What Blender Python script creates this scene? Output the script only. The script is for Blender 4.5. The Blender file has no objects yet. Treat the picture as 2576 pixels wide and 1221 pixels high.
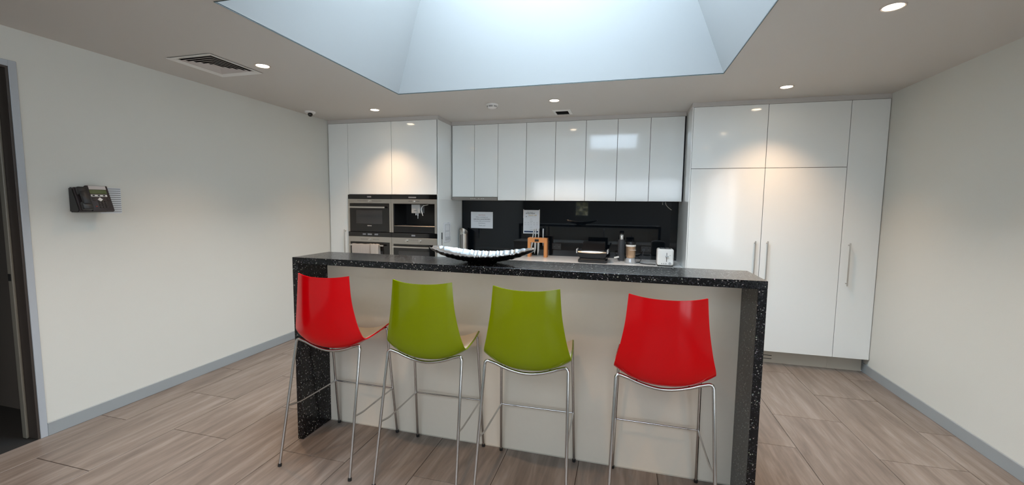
import bpy, bmesh, math, random
from mathutils import Vector, Matrix
random.seed(7)
PI = math.pi
sc = bpy.context.scene
COL = sc.collection

# ------------------------------------------------------------------ camera
def make_camera():
    yaw, pitch, roll = 0.2606, -0.0858, 0.0117
    f = Vector((-math.sin(yaw)*math.cos(pitch), math.cos(yaw)*math.cos(pitch), math.sin(pitch)))
    rt = Vector((math.cos(yaw), math.sin(yaw), 0)); up = rt.cross(f)
    r2 = rt*math.cos(roll) + up*math.sin(roll); u2 = -rt*math.sin(roll) + up*math.cos(roll)
    cd = bpy.data.cameras.new('camera'); cam = bpy.data.objects.new('camera', cd); COL.objects.link(cam)
    cd.sensor_fit = 'HORIZONTAL'; cd.sensor_width = 36; cd.lens = 36*1052.58/2576; cd.clip_start = .05
    m = Matrix((r2, u2, -f)).transposed().to_4x4(); m.translation = Vector((3.5986, -4.525, 1.5315))
    cam.matrix_world = m; sc.camera = cam
make_camera()
w = bpy.data.worlds.new('sky'); sc.world = w; w.use_nodes = True
w.node_tree.nodes['Background'].inputs[0].default_value = (.62, .78, 1, 1)
w.node_tree.nodes['Background'].inputs[1].default_value = 1.0
SKY_GLASS = 12.0       # luminance of the sky-lit roof glazing
SHAFT_WINDOW = 3.0
DOWNLIGHT_W = 38.0
REAR_WINDOW = 1.4
FILL_SKY = 2.7  # glow of the skylight added behind the camera for fill
FILL_HIGH_WINDOW = 2.3  # glow of the strip window added high in the far wall for fill
FILL_SIDE_WINDOW = 1.7    # fill light from side windows added behind the camera
sc.view_settings.view_transform = 'Standard'; sc.view_settings.look = 'None'
sc.view_settings.exposure = 1.13; sc.view_settings.gamma = 1; sc.view_settings.use_curve_mapping = False

# ------------------------------------------------------------------ materials
def srgb(r, g, b):
    return tuple(((c/255)/12.92 if c/255 <= .04045 else ((c/255+.055)/1.055)**2.4) for c in (r, g, b)) + (1,)
M = {}
def mat(name, col, rough=.5, metal=0, coat=0, spec=.5, emit=None, es=1, bump=0, bscale=60, var=0):
    m = bpy.data.materials.new(name); m.use_nodes = True; nt = m.node_tree; b = nt.nodes['Principled BSDF']
    b.inputs['Base Color'].default_value = col; b.inputs['Roughness'].default_value = rough
    b.inputs['Metallic'].default_value = metal; b.inputs['Coat Weight'].default_value = coat
    b.inputs['Coat Roughness'].default_value = .04; b.inputs['Specular IOR Level'].default_value = spec
    if emit: b.inputs['Emission Color'].default_value = emit; b.inputs['Emission Strength'].default_value = es
    if bump or var:
        tc = nt.nodes.new('ShaderNodeTexCoord'); n = nt.nodes.new('ShaderNodeTexNoise'); n.inputs['Scale'].default_value = bscale
        n.inputs['Detail'].default_value = 4; nt.links.new(tc.outputs['Object'], n.inputs['Vector'])
        if bump:
            bp = nt.nodes.new('ShaderNodeBump'); bp.inputs['Strength'].default_value = bump; bp.inputs['Distance'].default_value = .002
            nt.links.new(n.outputs['Fac'], bp.inputs['Height']); nt.links.new(bp.outputs['Normal'], b.inputs['Normal'])
        if var:
            mx = nt.nodes.new('ShaderNodeMix'); mx.data_type = 'RGBA'
            mx.inputs[6].default_value = tuple(c*(1-var) for c in col[:3])+(1,); mx.inputs[7].default_value = tuple(min(1, c*(1+var)) for c in col[:3])+(1,)
            nt.links.new(n.outputs['Fac'], mx.inputs[0]); nt.links.new(mx.outputs[2], b.inputs['Base Color'])
    M[name] = m; return m
mat('wall_paint', srgb(212, 212, 205), .6, bump=.15, bscale=250, var=.015)
mat('office_paint', srgb(150, 148, 143), .6, bump=.1, bscale=200)
mat('ceiling_paint', srgb(205, 200, 194), .7, bump=.1, bscale=200, var=.015)
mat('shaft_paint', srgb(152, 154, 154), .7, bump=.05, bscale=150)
mat('cabinet_gloss', srgb(234, 237, 235), .09, coat=.2, var=.004, bscale=3)
mat('carcass', srgb(84, 84, 83), .5, bump=.02)  # carcass colour darkened to deepen the shade in the door gaps
mat('cornice_paint', srgb(196, 192, 188), .45, var=.02)
mat('plinth_paint', srgb(190, 184, 172), .4, bump=.02)
mat('panel_paint', srgb(214, 205, 191), .42, bump=.06, bscale=30, var=.02)
mat('bench_stone', srgb(236, 236, 234), .18, var=.02)
mat('baseboard_grey', srgb(150, 156, 158), .4, bump=.05)
mat('frame_grey', srgb(172, 178, 184), .4, bump=.05)
mat('jamb_dark', srgb(62, 56, 52), .45, bump=.05)
mat('jamb_strip', srgb(120, 116, 106), .35, bump=.05)
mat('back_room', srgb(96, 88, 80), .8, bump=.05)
mat('carpet', srgb(30, 31, 31), .95, bump=1, bscale=500, var=.3)
mat('grout', srgb(66, 56, 50), .9, bump=.2)
mat('splash_glass', srgb(12, 17, 22), .03, spec=.36, coat=0, bump=.0, var=.05)
mat('black_glass', srgb(14, 14, 15), .08, coat=.3, var=.05)
mat('oven_window', srgb(48, 48, 49), .1, coat=.4, var=.05)
mat('cavity_black', srgb(13, 13, 14), .35, var=.1)
mat('chrome', (.56, .55, .54, 1), .12, 1, bump=.02, bscale=30)
mat('brushed_steel', (.50, .475, .44, 1), .32, 1, bump=.1, bscale=120)
mat('hood_steel', (.30, .28, .26, 1), .35, 1, bump=.05)
mat('handle_steel', (.62, .60, .57, 1), .28, 1, bump=.05)
mat('red_plastic', srgb(205, 0, 10), .16, spec=.25, coat=.08, var=.03, bscale=3)
mat('green_plastic', srgb(124, 138, 0), .16, spec=.25, coat=.08, var=.03, bscale=3)
mat('cream_plastic', srgb(226, 208, 184), .35, coat=.1, var=.02)
mat('rubber', srgb(20, 20, 20), .7, bump=.1)
mat('black_plastic', srgb(24, 23, 24), .35, bump=.08, bscale=200)
mat('phone_plastic', srgb(44, 36, 38), .45, bump=.08, bscale=200)
mat('handset_plastic', srgb(36, 35, 36), .4, bump=.08, bscale=200)
mat('white_plastic', srgb(228, 226, 222), .3, bump=.03)
mat('grey_plastic', srgb(150, 150, 148), .4, bump=.03)
mat('silver_plastic', srgb(176, 178, 180), .3, .3, bump=.03)
mat('lcd', srgb(84, 98, 62), .2, var=.15, bscale=40)
mat('paper', srgb(226, 229, 232), .6, bump=.02)
mat('ink', srgb(44, 44, 50), .6, bump=.02)
mat('grey_ink', srgb(120, 124, 130), .6, bump=.02)
mat('gold_ink', srgb(196, 160, 84), .6, bump=.02)
mat('navy_ink', srgb(24, 52, 92), .6, bump=.02)
mat('pink_ink', srgb(190, 150, 150), .6, bump=.02)
mat('row_blue', srgb(214, 220, 225), .6, bump=.02)
mat('red_dot', srgb(170, 60, 50), .5, bump=.02)
mat('wood', srgb(196, 132, 76), .42, var=.12, bscale=14)
mat('knife_steel', (.55, .55, .56, 1), .3, 1, bump=.04)
mat('flask_grey', srgb(66, 68, 72), .5, bump=.1, bscale=300)
mat('tumbler_gold', srgb(190, 160, 132), .28, .75, bump=.03)
mat('bar_copper', srgb(205, 184, 162), .22, .9, bump=.03)
mat('bowl_black', srgb(12, 12, 13), .22, coat=.4, bump=.4, bscale=40)
mat('towel', srgb(224, 216, 208), .9, bump=.8, bscale=260, var=.04)
mat('towel_stripe', srgb(176, 164, 152), .9, bump=.8, bscale=260)
mat('vent_white', srgb(200, 192, 188), .5, bump=.03)
mat('vent_dark', srgb(24, 22, 22), .8, bump=.1)
mat('rim_dark', srgb(70, 84, 84), .5, bump=.05)
mat('lamp_glow', (1, .9, .78, 1), .5, emit=(1, .80, .56, 1), es=14)
mat('sky_glazing', (.8, .9, 1, 1), .3, emit=(.73, .88, 1, 1), es=SKY_GLASS)
mat('fill_sky_glazing', (.8, .9, 1, 1), .3, emit=(.72, .87, 1, 1), es=FILL_SKY)
mat('fill_high_glazing', (.8, .9, 1, 1), .3, emit=(.84, .92, 1, 1), es=FILL_HIGH_WINDOW)
mat('fill_side_glazing', (.8, .9, 1, 1), .3, emit=(.86, .93, 1, 1), es=FILL_SIDE_WINDOW)
mat('window_glazing', (.8, .9, 1, 1), .3, emit=(.68, .84, 1, 1), es=SHAFT_WINDOW)

def tree_mat(name): 
    m = bpy.data.materials.new(name); m.use_nodes = True; M[name] = m
    return m, m.node_tree, m.node_tree.nodes['Principled BSDF']
def ramp(nt, stops):
    r = nt.nodes.new('ShaderNodeValToRGB'); e = r.color_ramp.elements
    e[0].position, e[0].color = stops[0]; e[1].position, e[1].color = stops[-1]
    for p, c in stops[1:-1]:
        n = e.new(p); n.color = c
    return r
# speckled black stone
m, nt, b = tree_mat('granite')
tc = nt.nodes.new('ShaderNodeTexCoord')
v = nt.nodes.new('ShaderNodeTexVoronoi'); v.inputs['Scale'].default_value = 210
n = nt.nodes.new('ShaderNodeTexNoise'); n.inputs['Scale'].default_value = 120; n.inputs['Detail'].default_value = 3
nt.links.new(tc.outputs['Object'], v.inputs['Vector']); nt.links.new(tc.outputs['Object'], n.inputs['Vector'])
sp = nt.nodes.new('ShaderNodeSeparateColor'); nt.links.new(v.outputs['Color'], sp.inputs[0])
r1 = ramp(nt, [(.0, srgb(10, 10, 12)), (.62, srgb(28, 28, 31)), (.84, srgb(62, 62, 66)), (.965, srgb(168, 166, 160))])
r1.color_ramp.interpolation = 'CONSTANT'
nt.links.new(sp.outputs[0], r1.inputs[0])
mx = nt.nodes.new('ShaderNodeMix'); mx.data_type = 'RGBA'; mx.blend_type = 'MULTIPLY'; mx.inputs[0].default_value = .6
nt.links.new(r1.outputs[0], mx.inputs[6]); nt.links.new(n.outputs['Color'], mx.inputs[7]); nt.links.new(mx.outputs[2], b.inputs['Base Color'])
rr = nt.nodes.new('ShaderNodeMapRange'); rr.inputs[3].default_value = .07; rr.inputs[4].default_value = .26
nt.links.new(sp.outputs[1], rr.inputs[0]); nt.links.new(rr.outputs[0], b.inputs['Roughness'])
b.inputs['Specular IOR Level'].default_value = .34
# timber-look porcelain tile, each tile its own shade
m, nt, b = tree_mat('tile')
tc = nt.nodes.new('ShaderNodeTexCoord'); oi = nt.nodes.new('ShaderNodeObjectInfo')
ad = nt.nodes.new('ShaderNodeVectorMath'); ad.operation = 'ADD'
sc3 = nt.nodes.new('ShaderNodeVectorMath'); sc3.operation = 'SCALE'; sc3.inputs[3].default_value = 37
cmb = nt.nodes.new('ShaderNodeCombineXYZ')
for k in range(3): nt.links.new(oi.outputs['Random'], cmb.inputs[k])
nt.links.new(cmb.outputs[0], sc3.inputs[0]); nt.links.new(tc.outputs['Object'], ad.inputs[0]); nt.links.new(sc3.outputs[0], ad.inputs[1])
mp = nt.nodes.new('ShaderNodeMapping'); mp.inputs['Scale'].default_value = (12, 1.3, 1); mp.inputs['Rotation'].default_value = (0, 0, .16)
nt.links.new(ad.outputs[0], mp.inputs[0])
n = nt.nodes.new('ShaderNodeTexNoise'); n.inputs['Scale'].default_value = 1.3; n.inputs['Detail'].default_value = 7; n.inputs['Roughness'].default_value = .6; n.inputs['Distortion'].default_value = .6
nt.links.new(mp.outputs[0], n.inputs['Vector'])
r1 = ramp(nt, [(.28, srgb(102, 91, 83)), (.5, srgb(124, 112, 103)), (.72, srgb(146, 136, 129))])
nt.links.new(n.outputs['Fac'], r1.inputs[0])
n2 = nt.nodes.new('ShaderNodeTexNoise'); n2.inputs['Scale'].default_value = 5; n2.inputs['Detail'].default_value = 6
mp2 = nt.nodes.new('ShaderNodeMapping'); mp2.inputs['Scale'].default_value = (14, 1, 1); mp2.inputs['Rotation'].default_value = (0, 0, .16)
nt.links.new(ad.outputs[0], mp2.inputs[0]); nt.links.new(mp2.outputs[0], n2.inputs['Vector'])
r2 = ramp(nt, [(.35, (.78, .78, .78, 1)), (.65, (1.0, 1.0, 1.0, 1))])
nt.links.new(n2.outputs['Fac'], r2.inputs[0])
mx = nt.nodes.new('ShaderNodeMix'); mx.data_type = 'RGBA'; mx.blend_type = 'MULTIPLY'; mx.inputs[0].default_value = .7
nt.links.new(r1.outputs[0], mx.inputs[6]); nt.links.new(r2.outputs[0], mx.inputs[7])
hs = nt.nodes.new('ShaderNodeHueSaturation'); vr = nt.nodes.new('ShaderNodeMapRange'); vr.inputs[3].default_value = .93; vr.inputs[4].default_value = 1.07
nt.links.new(oi.outputs['Random'], vr.inputs[0]); nt.links.new(vr.outputs[0], hs.inputs['Value']); nt.links.new(mx.outputs[2], hs.inputs['Color'])
nt.links.new(hs.outputs[0], b.inputs['Base Color']); b.inputs['Roughness'].default_value = .38
bp = nt.nodes.new('ShaderNodeBump'); bp.inputs['Strength'].default_value = .15; bp.inputs['Distance'].default_value = .002
nt.links.new(n2.outputs['Fac'], bp.inputs['Height']); nt.links.new(bp.outputs[0], b.inputs['Normal'])
# hammered silver
m, nt, b = tree_mat('bowl_silver')
b.inputs['Metallic'].default_value = 1; b.inputs['Roughness'].default_value = .16; b.inputs['Base Color'].default_value = (.92, .93, .95, 1)
tc = nt.nodes.new('ShaderNodeTexCoord'); n = nt.nodes.new('ShaderNodeTexNoise'); n.inputs['Scale'].default_value = 45
nt.links.new(tc.outputs['Object'], n.inputs['Vector'])
bp = nt.nodes.new('ShaderNodeBump'); bp.inputs['Strength'].default_value = .25; bp.inputs['Distance'].default_value = .003
nt.links.new(n.outputs['Fac'], bp.inputs['Height']); nt.links.new(bp.outputs[0], b.inputs['Normal'])
# garden seen through the far window
m, nt, b = tree_mat('garden_view')
tc = nt.nodes.new('ShaderNodeTexCoord'); n = nt.nodes.new('ShaderNodeTexNoise'); n.inputs['Scale'].default_value = 9; n.inputs['Detail'].default_value = 8
nt.links.new(tc.outputs['Object'], n.inputs['Vector'])
r1 = ramp(nt, [(.4, srgb(50, 58, 30)), (.55, srgb(150, 150, 90)), (.68, srgb(240, 240, 210))])
nt.links.new(n.outputs['Fac'], r1.inputs[0]); nt.links.new(r1.outputs[0], b.inputs['Emission Color'])
b.inputs['Emission Strength'].default_value = REAR_WINDOW

# ------------------------------------------------------------------ helpers
def B(): return bmesh.new()
def box(bm, x0, x1, y0, y1, z0, z1, bev=0, seg=1):
    r = bmesh.ops.create_cube(bm, size=1); vs = r['verts']
    for v in vs:
        v.co = Vector(((x0+x1)/2+v.co.x*(x1-x0), (y0+y1)/2+v.co.y*(y1-y0), (z0+z1)/2+v.co.z*(z1-z0)))
    if bev:
        es = list({e for v in vs for e in v.link_edges})
        bmesh.ops.bevel(bm, geom=es, offset=bev, segments=seg, profile=.5, affect='EDGES')
    return bm
def cyl(bm, a, b_, r, r2=None, seg=16):
    a = Vector(a); b_ = Vector(b_); d = b_-a
    q = d.to_track_quat('Z', 'Y').to_matrix().to_4x4(); q.translation = (a+b_)/2
    bmesh.ops.create_cone(bm, cap_ends=True, segments=seg, radius1=r, radius2=r if r2 is None else r2, depth=d.length, matrix=q)
    return bm
def smoothpath(pts, rad=.03, n=5):
    P = [Vector(p) for p in pts]; out = [P[0]]
    for i in range(1, len(P)-1):
        a = (P[i-1]-P[i]); c = (P[i+1]-P[i]); r = min(rad, a.length*.45, c.length*.45)
        s = P[i]+a.normalized()*r; e = P[i]+c.normalized()*r
        for k in range(n+1):
            t = k/n; out.append(s*(1-t)**2+P[i]*2*t*(1-t)+e*t*t)
    out.append(P[-1]); return out
def tube(bm, pts, r, seg=10):
    P = [Vector(p) for p in pts]; rings = []
    t0 = (P[1]-P[0]).normalized(); n = t0.orthogonal().normalized()
    for i, p in enumerate(P):
        t = ((P[min(i+1, len(P)-1)]-P[max(i-1, 0)])).normalized()
        n = (n-t*n.dot(t)).normalized(); bb = t.cross(n)
        rings.append([bm.verts.new(p+(n*math.cos(2*PI*k/seg)+bb*math.sin(2*PI*k/seg))*r) for k in range(seg)])
    for a, c in zip(rings, rings[1:]):
        for k in range(seg): bm.faces.new((a[k], a[(k+1) % seg], c[(k+1) % seg], c[k]))
    bm.faces.new(rings[0][::-1]); bm.faces.new(rings[-1]); return bm
def lathe(bm, prof, c=(0, 0, 0), seg=28):
    rings = []
    for r, z in prof:
        if r < 1e-6: rings.append([bm.verts.new((c[0], c[1], c[2]+z))])
        else: rings.append([bm.verts.new((c[0]+r*math.cos(2*PI*k/seg), c[1]+r*math.sin(2*PI*k/seg), c[2]+z)) for k in range(seg)])
    for a, d in zip(rings, rings[1:]):
        for k in range(seg):
            k2 = (k+1) % seg
            if len(a) == 1 and len(d) > 1: bm.faces.new((a[0], d[k2], d[k]))
            elif len(d) == 1 and len(a) > 1: bm.faces.new((a[k], a[k2], d[0]))
            elif len(a) > 1: bm.faces.new((a[k], a[k2], d[k2], d[k]))
    bmesh.ops.recalc_face_normals(bm, faces=bm.faces); return bm
def prism(bm, poly, d0, d1, ax='y'):
    """extrude a 2-D polygon between d0 and d1 along the axis"""
    def P(a, c, d): return {'y': (a, d, c), 'x': (d, a, c), 'z': (a, c, d)}[ax]
    A = [bm.verts.new(P(a, c, d0)) for a, c in poly]; C = [bm.verts.new(P(a, c, d1)) for a, c in poly]
    bm.faces.new(A); bm.faces.new(C[::-1]); k = len(poly)
    for i in range(k): bm.faces.new((A[i], C[i], C[(i+1) % k], A[(i+1) % k]))
    bmesh.ops.recalc_face_normals(bm, faces=bm.faces); return bm
ORG = {}
def mesh_of(bm, name, m, smooth=False, off=None):
    if off is not None: bmesh.ops.translate(bm, verts=bm.verts, vec=-Vector(off))
    me = bpy.data.meshes.new(name); bm.to_mesh(me); bm.free()
    me.materials.append(M[m] if isinstance(m, str) else m)
    if smooth:
        for p in me.polygons: p.use_smooth = True
        me.set_sharp_from_angle(angle=math.radians(38))
    return me
def obj(name, bm, m, parent=None, smooth=False, label=None):
    off = ORG.get(parent.name) if parent else None
    me = mesh_of(bm, name, m, smooth, off)
    o = bpy.data.objects.new(name, me); COL.objects.link(o)
    if parent: o.parent = parent; ORG[o.name] = ORG.get(parent.name)
    if label: o['label'] = label
    return o
def thing(name, label, cat, loc=(0, 0, 0), group=None):
    o = bpy.data.objects.new(name, None); COL.objects.link(o); o.location = loc; o.empty_display_size = .1
    o['label'] = label; o['category'] = cat; ORG[o.name] = tuple(loc)
    if group: o['group'] = group
    return o
def tag(o, label, cat, group=None):
    o['label'] = label; o['category'] = cat
    if group: o['group'] = group
    return o
def solo(name, bm, m, label, cat, loc, group=None, smooth=False):
    me = mesh_of(bm, name, m, smooth, loc); o = bpy.data.objects.new(name, me); COL.objects.link(o); o.location = loc
    ORG[o.name] = tuple(loc); return tag(o, label, cat, group)
def struct(name, bm, m, label=None, parent=None):
    o = obj(name, bm, m, parent); 
    if not parent: o['kind'] = 'structure'
    if label: o['label'] = label
    return o
def dup(root, loc, rotz=0, label=None, group=None):
    r = root.copy(); COL.objects.link(r); r.location = loc; r.rotation_euler = (0, 0, rotz)
    if label: r['label'] = label
    if group: r['group'] = group
    for ch in list(root.children):
        c = ch.copy(); COL.objects.link(c); c.parent = r
        for g in ch.children:
            d = g.copy(); COL.objects.link(d); d.parent = c
    return r
def text_bm(s, size, mtx, bm=None, align='CENTER', shear=0):
    cu = bpy.data.curves.new('t', 'FONT'); cu.body = s; cu.size = size; cu.align_x = align; cu.align_y = 'CENTER'; cu.shear = shear
    cu.resolution_u = 2; cu.extrude = .0003
    o = bpy.data.objects.new('t', cu); COL.objects.link(o)
    me = bpy.data.meshes.new_from_object(o.evaluated_get(bpy.context.evaluated_depsgraph_get()))
    bpy.data.objects.remove(o); bm = bm or B(); me.transform(mtx); bm.from_mesh(me); bpy.data.meshes.remove(me); bpy.data.curves.remove(cu)
    return bm
def facing_front(x, y, z): return Matrix.Translation((x, y, z)) @ Matrix.Rotation(PI/2, 4, 'X')
def facing_right(x, y, z): return Matrix.Translation((x, y, z)) @ Matrix.Rotation(PI/2, 4, 'Z') @ Matrix.Rotation(PI/2, 4, 'X')

# ------------------------------------------------------------------ the room
HC, XR, YB = 2.5683, 5.8496, .7701
YF = -9.0
SX0, SX1, SY0, SY1 = 1.5191, 4.2978, -2.742, -.9157
fl = struct('floor', box(B(), -.0, XR, YF, .79, -.12, -.004), 'grout')
# timber-look tiles, half-bond: columns run along y
PX, PY = .4475, .9305
tile_me = {}
for c in range(-1, 13):
    x0 = .2505+PX*c; x1 = x0+PX; ph = -1.5565 if c % 2 == 1 else -1.0945
    x0c, x1c = max(x0, 0.0)+.002, min(x1, XR)-.002
    if x1c-x0c < .02: continue
    for r in range(-9, 3):
        y0 = ph+PY*r; y1 = y0+PY; y0c, y1c = max(y0, YF)+.002, min(y1, .10)-.002
        if y1c-y0c < .03: continue
        key = (round(x1c-x0c, 3), round(y1c-y0c, 3))
        if key not in tile_me:
            tile_me[key] = mesh_of(box(B(), 0, key[0], 0, key[1], -.009, 0, .0012), 'tile', 'tile')
        o = bpy.data.objects.new('tile', tile_me[key]); COL.objects.link(o); o.parent = fl
        o.location = (x0c, y0c, random.uniform(-.0004, .0))

# ceiling with its openings (skylight, diffuser, exhaust, rim cuts)
DX0, DX1, DY0, DY1 = .425, .745, -2.135, -1.765
EX0, EX1, EY0, EY1 = 2.835, 2.985, .05, .235
def slab_with_holes(x0, x1, y0, y1, z0, z1, holes):
    bm = B(); xs = sorted({x0, x1, *[h[0] for h in holes], *[h[1] for h in holes]}); ys = sorted({y0, y1, *[h[2] for h in holes], *[h[3] for h in holes]})
    for a, b_ in zip(xs, xs[1:]):
        for c, d in zip(ys, ys[1:]):
            mx_, my_ = (a+b_)/2, (c+d)/2
            if any(h[0] < mx_ < h[1] and h[2] < my_ < h[3] for h in holes): continue
            for z, fl_ in ((z0, 1), (z1, 0)):
                vs = [bm.verts.new(p) for p in ((a, c, z), (a, d, z), (b_, d, z), (b_, c, z))]
                bm.faces.new(vs if fl_ else vs[::-1])
    bmesh.ops.remove_doubles(bm, verts=bm.verts, dist=1e-5)
    # side walls of holes
    for hx0, hx1, hy0, hy1 in holes:
        for (p, q) in (((hx0, hy0), (hx1, hy0)), ((hx1, hy0), (hx1, hy1)), ((hx1, hy1), (hx0, hy1)), ((hx0, hy1), (hx0, hy0))):
            bm.faces.new([bm.verts.new((*t, z)) for t, z in ((p, z0), (q, z0), (q, z1), (p, z1))])
    return bm
struct('ceiling', slab_with_holes(-.12, XR+.12, YF, YB+.1, HC, HC+.06, [(SX0, SX1, SY0, SY1), (DX0, DX1, DY0, DY1), (EX0, EX1, EY0, EY1), (1.6, 4.2, -7.9, -5.1)]), 'ceiling_paint')

# skylight shaft tapering to the roof glazing
ZT = 4.05; sl = .47; sy = .27; hh = ZT-HC-.06
TX0, TX1, TY1 = SX0+sl*hh, SX1-sl*hh, SY1-sy*hh
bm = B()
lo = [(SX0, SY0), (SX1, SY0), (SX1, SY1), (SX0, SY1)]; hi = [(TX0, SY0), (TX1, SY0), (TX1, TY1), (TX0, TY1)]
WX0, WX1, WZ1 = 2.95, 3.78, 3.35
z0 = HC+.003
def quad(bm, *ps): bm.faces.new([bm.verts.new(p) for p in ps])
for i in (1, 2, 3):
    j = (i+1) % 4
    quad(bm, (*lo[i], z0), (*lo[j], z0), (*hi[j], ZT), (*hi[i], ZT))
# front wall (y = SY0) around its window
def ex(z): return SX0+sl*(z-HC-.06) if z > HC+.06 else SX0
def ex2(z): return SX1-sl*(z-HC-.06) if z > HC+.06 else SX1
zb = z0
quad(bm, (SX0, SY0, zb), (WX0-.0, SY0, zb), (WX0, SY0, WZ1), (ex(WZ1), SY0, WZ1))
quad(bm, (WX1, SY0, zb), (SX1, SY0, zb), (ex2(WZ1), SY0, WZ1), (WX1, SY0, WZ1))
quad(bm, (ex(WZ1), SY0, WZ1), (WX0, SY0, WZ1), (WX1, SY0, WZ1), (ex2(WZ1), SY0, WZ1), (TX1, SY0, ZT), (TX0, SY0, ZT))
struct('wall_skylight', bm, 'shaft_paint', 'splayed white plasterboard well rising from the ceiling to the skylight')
# second, straight-sided skylight, added unseen behind the viewer as fill light
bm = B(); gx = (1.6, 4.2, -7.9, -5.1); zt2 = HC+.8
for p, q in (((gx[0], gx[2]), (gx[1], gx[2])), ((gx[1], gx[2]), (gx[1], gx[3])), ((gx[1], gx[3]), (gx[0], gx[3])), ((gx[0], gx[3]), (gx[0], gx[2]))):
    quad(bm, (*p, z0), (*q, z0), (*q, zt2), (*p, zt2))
struct('wall_skylight', bm, 'shaft_paint', 'straight white well of the added skylight behind the viewer')
wn = struct('fill_window_5', box(B(), gx[0]-.05, gx[1]+.05, gx[2]-.05, gx[3]+.05, zt2+.03, zt2+.05), 'frame_grey', 'added fill light glazing over the office behind the viewer')
obj('pane', box(B(), gx[0]-.01, gx[1]+.01, gx[2]-.01, gx[3]+.01, zt2+.002, zt2+.015), 'fill_sky_glazing', wn)
# bead round the bottom of the opening
bm = B(); e = .004
for a in ((SX0-e, SX1+e, SY0-e, SY0), (SX0-e, SX1+e, SY1, SY1+e), (SX0-e, SX0, SY0, SY1), (SX1, SX1+e, SY0, SY1)): box(bm, *a, HC-.003, HC+.02)
struct('trim_1', bm, 'rim_dark', 'thin dark edge bead around the skylight opening')
wn = struct('window_1', box(B(), TX0-.05, TX1+.05, SY0-.02, TY1+.05, ZT+.045, ZT+.07), 'frame_grey', 'roof glazing closing the top of the skylight well')
bm = B(); box(bm, TX0-.01, TX1+.01, SY0, TY1+.01, ZT+.005, ZT+.02); obj('pane', bm, 'sky_glazing', wn)
wn = struct('window_2', box(B(), WX0-.03, WX1+.03, SY0-.09, SY0-.05, HC+.061, WZ1+.03), 'frame_grey', 'upright window in the near side of the skylight well')
obj('pane', box(B(), WX0, WX1, SY0-.03, SY0-.012, HC+.062, WZ1), 'window_glazing', wn)

# walls
DZ = 2.335; DYa, DYb = -2.81, -3.73
bm = B(); T = .11
box(bm, -T, 0, DYa, YB+.1, 0, HC); box(bm, -T, 0, DYb, DYa, DZ, HC); box(bm, -T, 0, YF, DYb, 0, HC)
struct('wall_left', bm, 'wall_paint')
bm = B(); ow0, ow1, oz0, oz1 = -8.6, -5.2, .5, 2.45
box(bm, XR, XR+.1, ow1, YB+.1, 0, HC); box(bm, XR, XR+.1, YF, ow0, 0, HC); box(bm, XR, XR+.1, ow0, ow1, 0, oz0); box(bm, XR, XR+.1, ow0, ow1, oz1, HC)
struct('wall_right', bm, 'wall_paint')
bm = B()
for k in range(4): box(bm, XR+.02, XR+.06, ow0+(ow1-ow0-.05)*k/3, ow0+(ow1-ow0-.05)*k/3+.05, oz0, oz1)
box(bm, XR+.02, XR+.06, ow0, ow1, oz0, oz0+.05); box(bm, XR+.02, XR+.06, ow0, ow1, oz1-.05, oz1)
wn = struct('fill_window_4', bm, 'frame_grey', 'added fill light windows in the right wall behind the viewer')  # invented windows, out of view, that brighten the room from the side
obj('pane', box(B(), XR+.065, XR+.07, ow0, ow1, oz0, oz1), 'fill_side_glazing', wn)
struct('wall_back', box(B(), 0, XR, YB+.025, YB+.1, 0, HC), 'wall_paint')
bm = B(); gx0, gx1, gz0, gz1 = 1.93, 2.35, 1.25, 1.71
box(bm, -.12, gx0, YF-.1, YF, 0, 1.82); box(bm, gx1, XR+.1, YF-.1, YF, 0, 1.82); box(bm, gx0, gx1, YF-.1, YF, 0, gz0); box(bm, gx0, gx1, YF-.1, YF, gz1, 1.82)
box(bm, -.12, .5, YF-.1, YF, 1.82, HC); box(bm, 5.4, XR+.1, YF-.1, YF, 1.82, HC); box(bm, .5, 5.4, YF-.1, YF, 2.45, HC)
struct('wall_front', bm, 'office_paint')
cz0_, cz1_, cx0_, cx1_ = 1.82, 2.45, .5, 5.4
bm = B()
for a in ((gx0-.03, gx1+.03, gz0-.03, gz0), (gx0-.03, gx1+.03, gz1, gz1+.03), (gx0-.03, gx0, gz0, gz1), (gx1, gx1+.03, gz0, gz1)): box(bm, a[0], a[1], YF, YF+.02, a[2], a[3])
wn = struct('window_3', bm, 'frame_grey'); obj('pane', box(B(), gx0, gx1, YF-.06, YF-.05, gz0, gz1), 'garden_view', wn)
bm = B()
for k in range(6): box(bm, cx0_+(cx1_-cx0_-.04)*k/5, cx0_+(cx1_-cx0_-.04)*k/5+.04, YF-.06, YF-.02, cz0_, cz1_)
wn = struct('fill_window_6', bm, 'frame_grey', 'added fill light strip window high in the far wall behind the viewer'); obj('pane', box(B(), cx0_, cx1_, YF-.08, YF-.07, cz0_, cz1_), 'fill_high_glazing', wn)  # invented window, out of view, that lights the cupboard fronts
# baseboards
struct('baseboard_left', box(B(), 0, .013, -2.774, .0, 0, .0865, .002), 'baseboard_grey')
struct('baseboard_right', box(B(), XR-.013, XR, -6.5, .092, 0, .0865, .002), 'baseboard_grey')
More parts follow.
